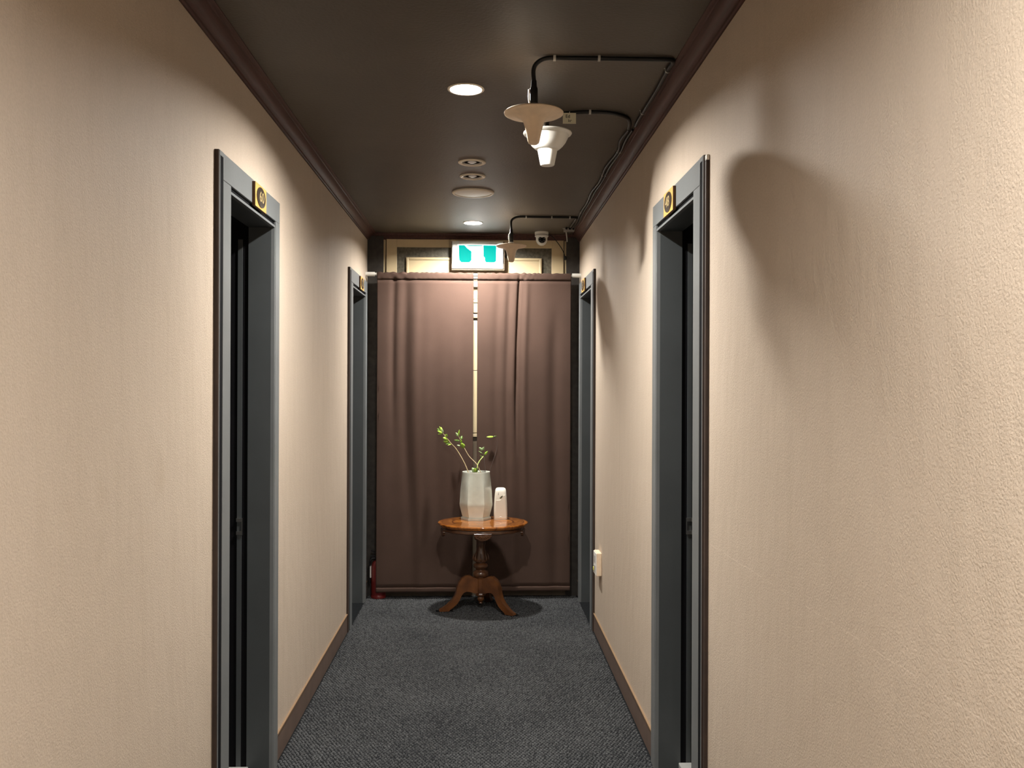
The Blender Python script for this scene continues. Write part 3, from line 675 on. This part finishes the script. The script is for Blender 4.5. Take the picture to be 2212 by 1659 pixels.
# ================================================================== TABLE
TX, TY = 0.012, 5.92
def table():
    r = empty('pedestal_table', (TX, TY, 0)); tag(r, 'small oval lacquered pedestal table with three curved legs', 'table')
    sx, sy = 1.0, 0.25 / 0.286
    def sc(u): return 1 + 0.006 * math.cos(12 * u)
    n = 96
    def ring(rad, z, wav=0.006): return [(rad * (1 + wav * math.cos(16 * 2 * PI * k / n)) * math.cos(2 * PI * k / n), sy * rad * (1 + wav * math.cos(16 * 2 * PI * k / n)) * math.sin(2 * PI * k / n), z) for k in range(n)]
    MB().loft([ring(0.262, 0.536, 0), ring(0.276, 0.538), ring(0.280, 0.544), ring(0.286, 0.550), ring(0.286, 0.556), ring(0.283, 0.5595), ring(0.278, 0.560), ring(0.20, 0.560, 0), ring(0.08, 0.560, 0)]).build('table_top', 'table_top', r, smooth=40)
    MB().loft([ring(0.255, 0.508, 0.010), ring(0.262, 0.512, 0.010), ring(0.262, 0.532, 0.004), ring(0.258, 0.537, 0)]).build('apron', 'table_dk', r, smooth=40)
    # carved fan drops on the apron
    for ang in (-PI / 2, PI / 2, PI * 0.06 + PI, -PI * 0.06):
        ca, sa = math.cos(ang), math.sin(ang)
        m = Matrix.Translation((0.262 * ca, sy * 0.262 * sa, 0.518)) @ Matrix.Rotation(ang + PI / 2, 4, 'Z')
        ns = 18; fr = []; bk = []
        for k in range(ns + 1):
            a = PI + PI * k / ns; w_ = 0.055 + 0.003 * math.cos(9 * 2 * a)
            fr.append((w_ * math.cos(a), -0.004, 0.044 * math.sin(a))); bk.append((w_ * math.cos(a), 0.012, 0.044 * math.sin(a)))
        d = MB().loft([[tuple(m @ Vector(p)) for p in bk], [tuple(m @ Vector(p)) for p in fr]]).build('carved_drop', 'table_dk', r, bevel=0.002)
        if ang == -PI / 2:
            for k in range(-3, 4):
                a = -PI / 2 + k * 0.36
                pts = [m @ Vector((0.012 * math.cos(a), -0.005, -0.004 + 0.010 * math.sin(a))), m @ Vector((0.030 * math.cos(a), -0.0085, 0.024 * math.sin(a))), m @ Vector((0.047 * math.cos(a), -0.005, 0.037 * math.sin(a)))]
                MB().tube(pts, [0.002, 0.0045, 0.001], 8).build('carved_petal', 'table_leg', d, smooth=60)
    K = 0.93
    P = [(0.060, 0.512), (0.056, 0.488), (0.046, 0.476), (0.041, 0.464), (0.042, 0.457), (0.042, 0.449), (0.036, 0.446), (0.030, 0.441), (0.030, 0.433), (0.028, 0.428), (0.030, 0.420), (0.028, 0.412), (0.0265, 0.404), (0.028, 0.385), (0.034, 0.362), (0.042, 0.340), (0.046, 0.322), (0.044, 0.309), (0.034, 0.302), (0.031, 0.298), (0.036, 0.294), (0.046, 0.288), (0.048, 0.278), (0.044, 0.268), (0.034, 0.262), (0.031, 0.255), (0.034, 0.250), (0.046, 0.243), (0.050, 0.232), (0.050, 0.222), (0.046, 0.214), (0.040, 0.212)]
    P = [(a, b * 1.0) for a, b in P]
    cp = MB().lathe(P, 40).build('column', 'table_dk', r, (-0.012 + 0.0, 0, 0), smooth=40)
    for k in range(8):                        # carved acanthus leaves on the bulb
        a = 2 * PI * k / 8 - PI / 2
        q = [(0.045, 0.312), (0.0485, 0.325), (0.046, 0.345), (0.040, 0.362)]
        pts = [(rr * math.cos(a), rr * math.sin(a), z) for rr, z in q]
        MB().tube(spline(pts, 3), [0.003, 0.005, 0.0065, 0.0065, 0.006, 0.005, 0.004, 0.003, 0.002, 0.001], 7).build('carved_leaf', 'table_dk', cp, smooth=60)
    oc = lambda rad, z: [(rad * math.cos(PI / 8 + PI / 4 * k), rad * math.sin(PI / 8 + PI / 4 * k), z) for k in range(8)]
    MB().loft([oc(0.036, 0.214), oc(0.036, 0.205), oc(0.033, 0.198), oc(0.029, 0.105), oc(0.031, 0.098)]).build('leg_block', 'table_leg', r, (-0.012, 0, 0), bevel=0.001)
    MB().lathe([(0.031, 0.098), (0.033, 0.095), (0.031, 0.090), (0.021, 0.087), (0.019, 0.081), (0.022, 0.074), (0.021, 0.062), (0.013, 0.052), (0.010, 0.046), (0.012, 0.042), (0.006, 0.036), (0.0005, 0.034)], 28).build('finial', 'table_leg', r, (-0.012, 0, 0), smooth=40)
    outer = [(0.022, 0.203), (0.050, 0.210), (0.075, 0.222), (0.098, 0.221), (0.122, 0.207), (0.143, 0.180), (0.154, 0.150), (0.160, 0.118), (0.170, 0.090), (0.190, 0.062), (0.218, 0.036), (0.245, 0.017), (0.262, 0.010), (0.268, 0.003), (0.264, 0.0)]
    inner = [(0.205, 0.0), (0.200, 0.006), (0.178, 0.022), (0.155, 0.042), (0.138, 0.068), (0.126, 0.096), (0.112, 0.114), (0.095, 0.121), (0.075, 0.119), (0.055, 0.112), (0.040, 0.106), (0.022, 0.105)]
    prof = outer + inner
    for ang in (math.radians(190), math.radians(322), math.radians(76)):
        ca, sa = math.cos(ang), math.sin(ang); rings = []
        for t, k in ((-0.017, 0.97), (-0.012, 1.0), (0.012, 1.0), (0.017, 0.97)):
            ring_ = []
            cr, cz = 0.13, 0.11
            for (rr, z) in prof:
                w_ = 1.0 + 0.25 * max(0, (0.16 - abs(rr - 0.10)) / 0.16)
                q = rr; zz = z if z < 0.005 else (cz + (z - cz) * k)
                ring_.append((q * ca - t * w_ * sa - 0.012, q * sa + t * w_ * ca, zz))
            rings.append(ring_)
        MB().loft(rings).build('leg', 'table_leg', r, smooth=35)
table()

# ================================================================== PLANTER
PX, PY, PZ = -0.033, 6.035, 0.560
def planter():
    r = empty('planter', (PX, PY, PZ)); tag(r, 'pale sage faceted ceramic planter with sparse green stems', 'planter')
    n = 48
    def hexr(R, k_round, z):
        out = []
        for k in range(n):
            a = 2 * PI * k / n
            s6 = ((a + PI / 6 - PI / 6) % (PI / 3)) - PI / 6          # vertices at multiples of 60 deg
            hx = R * math.cos(PI / 6) / math.cos(s6)
            rad = hx * (1 - k_round) + R * 0.955 * k_round
            out.append((rad * math.cos(a), rad * math.sin(a), z))
        return out
    MB().loft([hexr(0.088, 0, 0.016), hexr(0.1065, 0, 0.088), hexr(0.1075, 0.0, 0.100), hexr(0.1065, 0.05, 0.112), hexr(0.103, 0.30, 0.190), hexr(0.0985, 0.65, 0.255), hexr(0.0945, 1.0, 0.300), hexr(0.0945, 1.0, 0.308), hexr(0.088, 1, 0.308), hexr(0.086, 1, 0.297)], cap=False).build('pot_body', 'ceramic', r, smooth=22)
    MB().lathe([(0.0905, 0.305), (0.0900, 0.3095), (0.0865, 0.3095), (0.0850, 0.300)], 40, cap=False).build('rim', 'ceramic_in', r, smooth=40)
    MB().loft([hexr(0.097, 0, 0.0), hexr(0.098, 0, 0.003), hexr(0.098, 0, 0.013), hexr(0.093, 0, 0.017)]).build('saucer', 'ceramic', r, smooth=20)
    MB().lathe([(0.0865, 0.296), (0.05, 0.300), (0.0005, 0.301)], 32).build('soil', 'soil', r, smooth=60)
    def q(px, py, d=0.0):
        d = d + 0.075; D = PY + d
        return Vector(((px - 1040) * D / 2000 - PX, d, CAM_Z - (py - 831) * D / 2000 - PZ))
    def stem(pts, r0, r1, m, ds):
        c = [q(p[0], p[1], d) for p, d in zip(pts, ds)]; s = spline(c, 6); k = len(s)
        return MB().tube(s, [r0 + (r1 - r0) * i / (k - 1) for i in range(k)], 8).build('stem', m, r, smooth=60)
    def leaf(base, tip, wd, m, parent, roll=0.0, curl=0.15):
        b_, t_ = Vector(base), Vector(tip); ax = t_ - b_; L = ax.length; ax.normalize()
        side = ax.cross(Vector((0, -1, 0.25))); side.normalize(); side = Matrix.Rotation(roll, 3, ax) @ side; nr = ax.cross(side)
        nl = 8; vs = []; fs = []
        for i in range(nl + 1):
            t = i / nl; w_ = wd * (math.sin(PI * min(1, t * 1.02) ** 0.8) ** 0.75 if 0 < t < 1 else 0.02)
            c = b_ + ax * (L * t) + nr * (curl * L * (t * t - 0.3 * t))
            fold = nr * (-0.25 * w_)
            vs += [c - side * w_ + nr * (0.28 * w_), c, c + side * w_ + nr * (0.28 * w_)]
        for i in range(nl):
            a = i * 3; fs += [(a, a + 1, a + 4, a + 3), (a + 1, a + 2, a + 5, a + 4)]
        o = MB().add(vs, fs).build('leaf', m, parent, smooth=70)
        md = o.modifiers.new('thick', 'SOLIDIFY'); md.thickness = 0.0012; md.offset = 0
        return o
    # tall stem leaning left
    d0 = -0.02
    sA = stem([(1014.5, 1026), (1003.6, 1000), (987.2, 971.9), (973.9, 957), (966, 946.8), (957.4, 936.6), (951, 928)], 0.0036, 0.0018, 'stem', [d0 - .05, d0 - .03, d0 - .01, d0 - .01, d0 - .015, d0 - .02, d0 - .02])
    def lf(a, b, w_, m, par, da=d0, db=None, roll=0, curl=.15):
        db = da if db is None else db
        leaf(q(*a, da), q(*b, db), w_, m, par, roll, curl)
    lf((956, 936), (945.5, 930.5), .0075, 'leaf', sA, -.04, -.06, .3); lf((954, 933), (949.5, 921.5), .008, 'leaf', sA, -.04, -.045, -.2)
    lf((957.5, 937), (955.6, 927), .0065, 'leaf2', sA, -.04, -.06, .5); lf((953, 933), (944.5, 924.5), .009, 'leaf3', sA, -.035, -.01, .2)
    lf((956, 936), (946, 937.5), .007, 'leaf', sA, -.04, -.03, .8); lf((955, 931), (953, 922), .006, 'leaf', sA, -.04, -.02, 0)
    lf((963, 944), (965.5, 938), .0095, 'leaf', sA, -.035, -.045, .1); lf((967, 949), (957.8, 945), .0120, 'leaf', sA, -.035, -.05, .2)
    lf((970, 953), (958.5, 953.5), .0130, 'leaf', sA, -.03, -.045, -.2); lf((974, 958), (962, 958.8), .008, 'leaf3', sA, -.03, -.02, .6)
    lf((975, 959.5), (968, 961), .005, 'leaf', sA, -.03, -.05, .6)
    # second stem
    sB = stem([(1040.5, 1024), (1031, 1004), (1022, 994), (1013, 984.4), (1003.6, 968), (997, 955), (992, 944.5), (990, 936)], 0.0030, 0.0015, 'stem', [-0.06, -0.05, -.03, -0.015, 0.005, .012, .015, .015])
    lf((1003.5, 968.5), (998, 957.5), .0135, 'leaf', sB, .008, -.02, .1); lf((1001, 965), (995.5, 959), .011, 'leaf', sB, .008, -.025, -.4)
    lf((997.5, 957), (995.8, 949.5), .0075, 'leaf', sB, .01, -.01, .3); lf((993, 952), (981, 949.5), .0085, 'leaf3', sB, .01, .03, .5)
    lf((994, 962), (988, 961), .008, 'leaf2', sB, .01, -.01, .9); lf((996.5, 949), (998.5, 940.5), .009, 'leaf3', sB, .015, .03, .1)
    lf((990.5, 943), (985, 934.5), .0075, 'leaf2', sB, .015, 0, .1); lf((990.3, 943), (992.8, 928.5), .0065, 'leaf', sB, .015, .005, .3)
    # thin dark stem with pale leaves, right of centre
    sC = stem([(1049, 1024), (1048, 1008), (1046.5, 994), (1045.5, 985), (1043.8, 974), (1043, 968)], 0.0022, 0.0012, 'stem_dk', [-.06, -.05, -.04, -.03, -.02, -.02])
    lf((1042.3, 973), (1036, 966.5), .0085, 'leaf2', sC, -.02, -.04, .2); lf((1042.5, 973), (1045.6, 965.5), .008, 'leaf2', sC, -.02, -.035, -.1)
    lf((1047, 983), (1053.8, 974.5), .0075, 'leaf', sC, -.02, -.03, .1); lf((1045, 981), (1034, 973), .004, 'leaf3', sC, -.02, -.01, .7)
    lf((1043, 988), (1037, 983), .004, 'leaf3', sC, -.02, -.03, .5); lf((1046, 986), (1049, 977), .003, 'leaf3', sC, -.02, -.02, .4)
    sD = stem([(1031.5, 1022), (1032, 1006), (1035, 997.5), (1042.8, 987.6), (1044.5, 986)], 0.0024, 0.0036, 'stem_gr', [-.09, -.07, -.05, -.03, -.02])
    lf((1033.5, 1001), (1037.5, 997), .003, 'leaf', sD, -.032, -.04)
    # round leaf lying at the rim, lone leaf on a thin dark stem
    sE = stem([(1027, 1026), (1027, 1018)], 0.0018, 0.0015, 'stem_gr', [-.125, -.13])
    lf((1027.5, 1020), (1020, 1010.5), .014, 'leaf2', sE, -.127, -.135, .1, .05); lf((1027, 1020), (1030.5, 1010), .013, 'leaf3', sE, -.125, -.13, -.1, .05)
    lf((1028, 1019), (1025, 1011), .010, 'leaf', sE, -.131, -.137, .2, .05)
    sF = stem([(1056, 1024), (1064, 1000), (1072, 975), (1074.5, 955), (1072, 943.5)], 0.0014, 0.0010, 'stem_dk', [-.005, .01, .04, .055, .06])
    lf((1066.5, 943), (1051, 943.5), .0085, 'leaf', sF, .06, .045, .5, .06); lf((1067, 943), (1073.6, 941.8), .004, 'leaf3', sF, .06, .068, .3, .02)
planter()

# ================================================================== AIR FRESHENER
def freshener():
    r = empty('air_freshener', (0.127, 6.035, 0.560), ); tag(r, 'white automatic air freshener dispenser standing beside the planter', 'dispenser')
    def rr(w_, d_, z, c=0.016, n=6, dx=0.0, dy=0.0):
        out = []
        for (cx, cy, a0) in ((w_ - c, d_ - c, 0), (-w_ + c, d_ - c, PI / 2), (-w_ + c, -d_ + c, PI), (w_ - c, -d_ + c, 1.5 * PI)):
            for k in range(n + 1): a = a0 + PI / 2 * k / n; out.append((dx + cx + c * math.cos(a), dy + cy + c * math.sin(a), z))
        return out
    S = [(0.0425, 0.036, 0.0, .014), (0.0435, 0.037, 0.004, .015), (0.0440, 0.038, 0.05, .016), (0.0425, 0.038, 0.10, .016), (0.0390, 0.037, 0.15, .016), (0.0360, 0.035, 0.180, .016), (0.0335, 0.032, 0.193, .016), (0.0285, 0.027, 0.2005, .014), (0.020, 0.018, 0.204, .010)]
    MB().loft([rr(a, b, z, c) for a, b, z, c in S]).build('body', 'fresh', r, smooth=50)
    # raised lower front cover with swooping top edge
    def xw_(z): return 0.0440 - 0.0098 * (max(0, z - 0.05) / 0.13) ** 1.4 - 0.0085
    cols = 14; zb = 0.010; fr = []; bk = []
    top = lambda t: 0.1265 + 0.034 * (1 / (1 + math.exp(-(t - 0.25) * 7)))
    bot_pts = []; top_pts = []
    for i in range(cols + 1):
        t = -1 + 2 * i / cols
        zt = top(t); top_pts.append((t * xw_(zt), zt)); bot_pts.append((t * 0.036, zb))
    outline = bot_pts + top_pts[::-1]
    yf = lambda z: -0.0375 - 0.0006 + 0.0016 * max(0, (z - 0.10) / 0.08)
    MB().loft([[(x, yf(z) + 0.004, z) for x, z in outline], [(x, yf(z) - 0.0022, z) for x, z in outline]]).build('front_cover', 'fresh_lo', r, bevel=0.0012)
    # spray nozzle recess
    no = []
    for k in range(20):
        a = 2 * PI * k / 20; u = 0.0155 * math.cos(a); v = 0.0060 * math.sin(a) * (1 - 0.25 * math.cos(a))
        no.append((0.0065 + u * 0.80 - v * 0.60, 0.1475 + u * 0.60 + v * 0.80))
    o = MB().loft([[(x, -0.0355, z) for x, z in no], [(x, -0.0385, z) for x, z in no]]).build('nozzle', 'olive', r)
    MB().lathe([(0.0035, 0), (0.0035, 0.0015), (0.001, 0.002)], 12).build('nozzle_hole', 'black', o).matrix_local = Matrix.Translation((0.008, -0.0384, 0.149)) @ Matrix.Rotation(PI / 2, 4, 'X')
    for x, z in ((-0.0135, 0.1735), (-0.0150, 0.1640)):
        MB().lathe([(0.0022, 0), (0.0022, 0.0026)], 12).build('indicator_dot', 'ink', r).matrix_local = Matrix.Translation((x, -0.0335 - (0.1735 - z) * 0.05, z)) @ Matrix.Rotation(PI / 2, 4, 'X')
    MB().tube([(-0.008 + 0.0 + 0.008 * 1 + 0.0085 * math.cos(PI * k / 8), -0.0405, 0.012 + 0.0085 * math.sin(PI * k / 8)) for k in range(9)], 0.0012, 6).build('thumb_notch', 'white_pl', r, smooth=60)
freshener()

# ================================================================== WALL OUTLET BOX
ob = empty('outlet_box', (XR, 5.12, 0.383)); tag(ob, 'cream surface-mounted outlet box low on the right wall', 'outlet')
B(-0.027, 0, -0.045, 0.075, 0, 0.126).build('box', 'cream_pl', ob, bevel=0.003)
B(-0.031, -0.027, -0.042, 0.072, 0.003, 0.123).build('cover_plate', 'white_pl', ob, bevel=0.001)
for dz in (0.032, 0.086):
    B(-0.0325, -0.031, -0.008, 0.038, dz - 0.02, dz + 0.02).build('socket', 'clip', ob, bevel=0.0005)
B(-0.035, -0.031, 0.042, 0.062, 0.018, 0.034).build('yellow_switch', mat('yellow_switch', (0.70, 0.68, 0.10), 0.4), ob)

# ================================================================== CARPET PILE
def pile():
    px_, py_ = 0.0145, 0.029
    vs = []; fs = []; n = 6
    rnd = random.Random(5)
    feet = [(TX - 0.012 + q_ * math.cos(math.radians(a_)), TY + q_ * math.sin(math.radians(a_))) for a_ in (190, 322, 76) for q_ in (0.21, 0.235, 0.26)]
    nx = int((XR - XL - 0.012) / px_); y = 2.3; row = 0
    cs = [(math.cos(2 * PI * k / n), math.sin(2 * PI * k / n)) for k in range(n)]
    while y < YE - 0.03:
        off = (row % 2) * px_ * 0.5
        for i in range(nx):
            x = XL + 0.012 + px_ * (i + 0.25) + off + rnd.uniform(-.0012, .0012)
            if x > XR - 0.012: continue
            if any((x - fx_) ** 2 + (y - fy_) ** 2 < 0.0011 for fx_, fy_ in feet): continue
            yy = y + rnd.uniform(-.002, .002); a = rnd.uniform(.0055, .0069); b = rnd.uniform(.0052, .0066); h = rnd.uniform(.0035, .0052); o = len(vs)
            sl = rnd.uniform(-.35, .35)
            vs += [(x + a * c, yy + b * s + sl * a * c, 0.0002) for c, s in cs]
            vs += [(x + a * .62 * c, yy + b * .62 * s + sl * a * .62 * c, h) for c, s in cs]
            for k in range(n): fs.append((o + k, o + (k + 1) % n, o + n + (k + 1) % n, o + n + k))
            fs.append(tuple(o + n + k for k in range(n)))
        y += py_ * 0.5; row += 1
    me = bpy.data.meshes.new('carpet_pile'); me.from_pydata(vs, [], fs); me.materials.append(M['pile'])
    me.polygons.foreach_set('use_smooth', [True] * len(me.polygons))
    o = bpy.data.objects.new('carpet_pile', me); COL.objects.link(o)
    tag(o, 'charcoal looped carpet pile covering the corridor floor', 'carpet', kind='stuff')
pile()
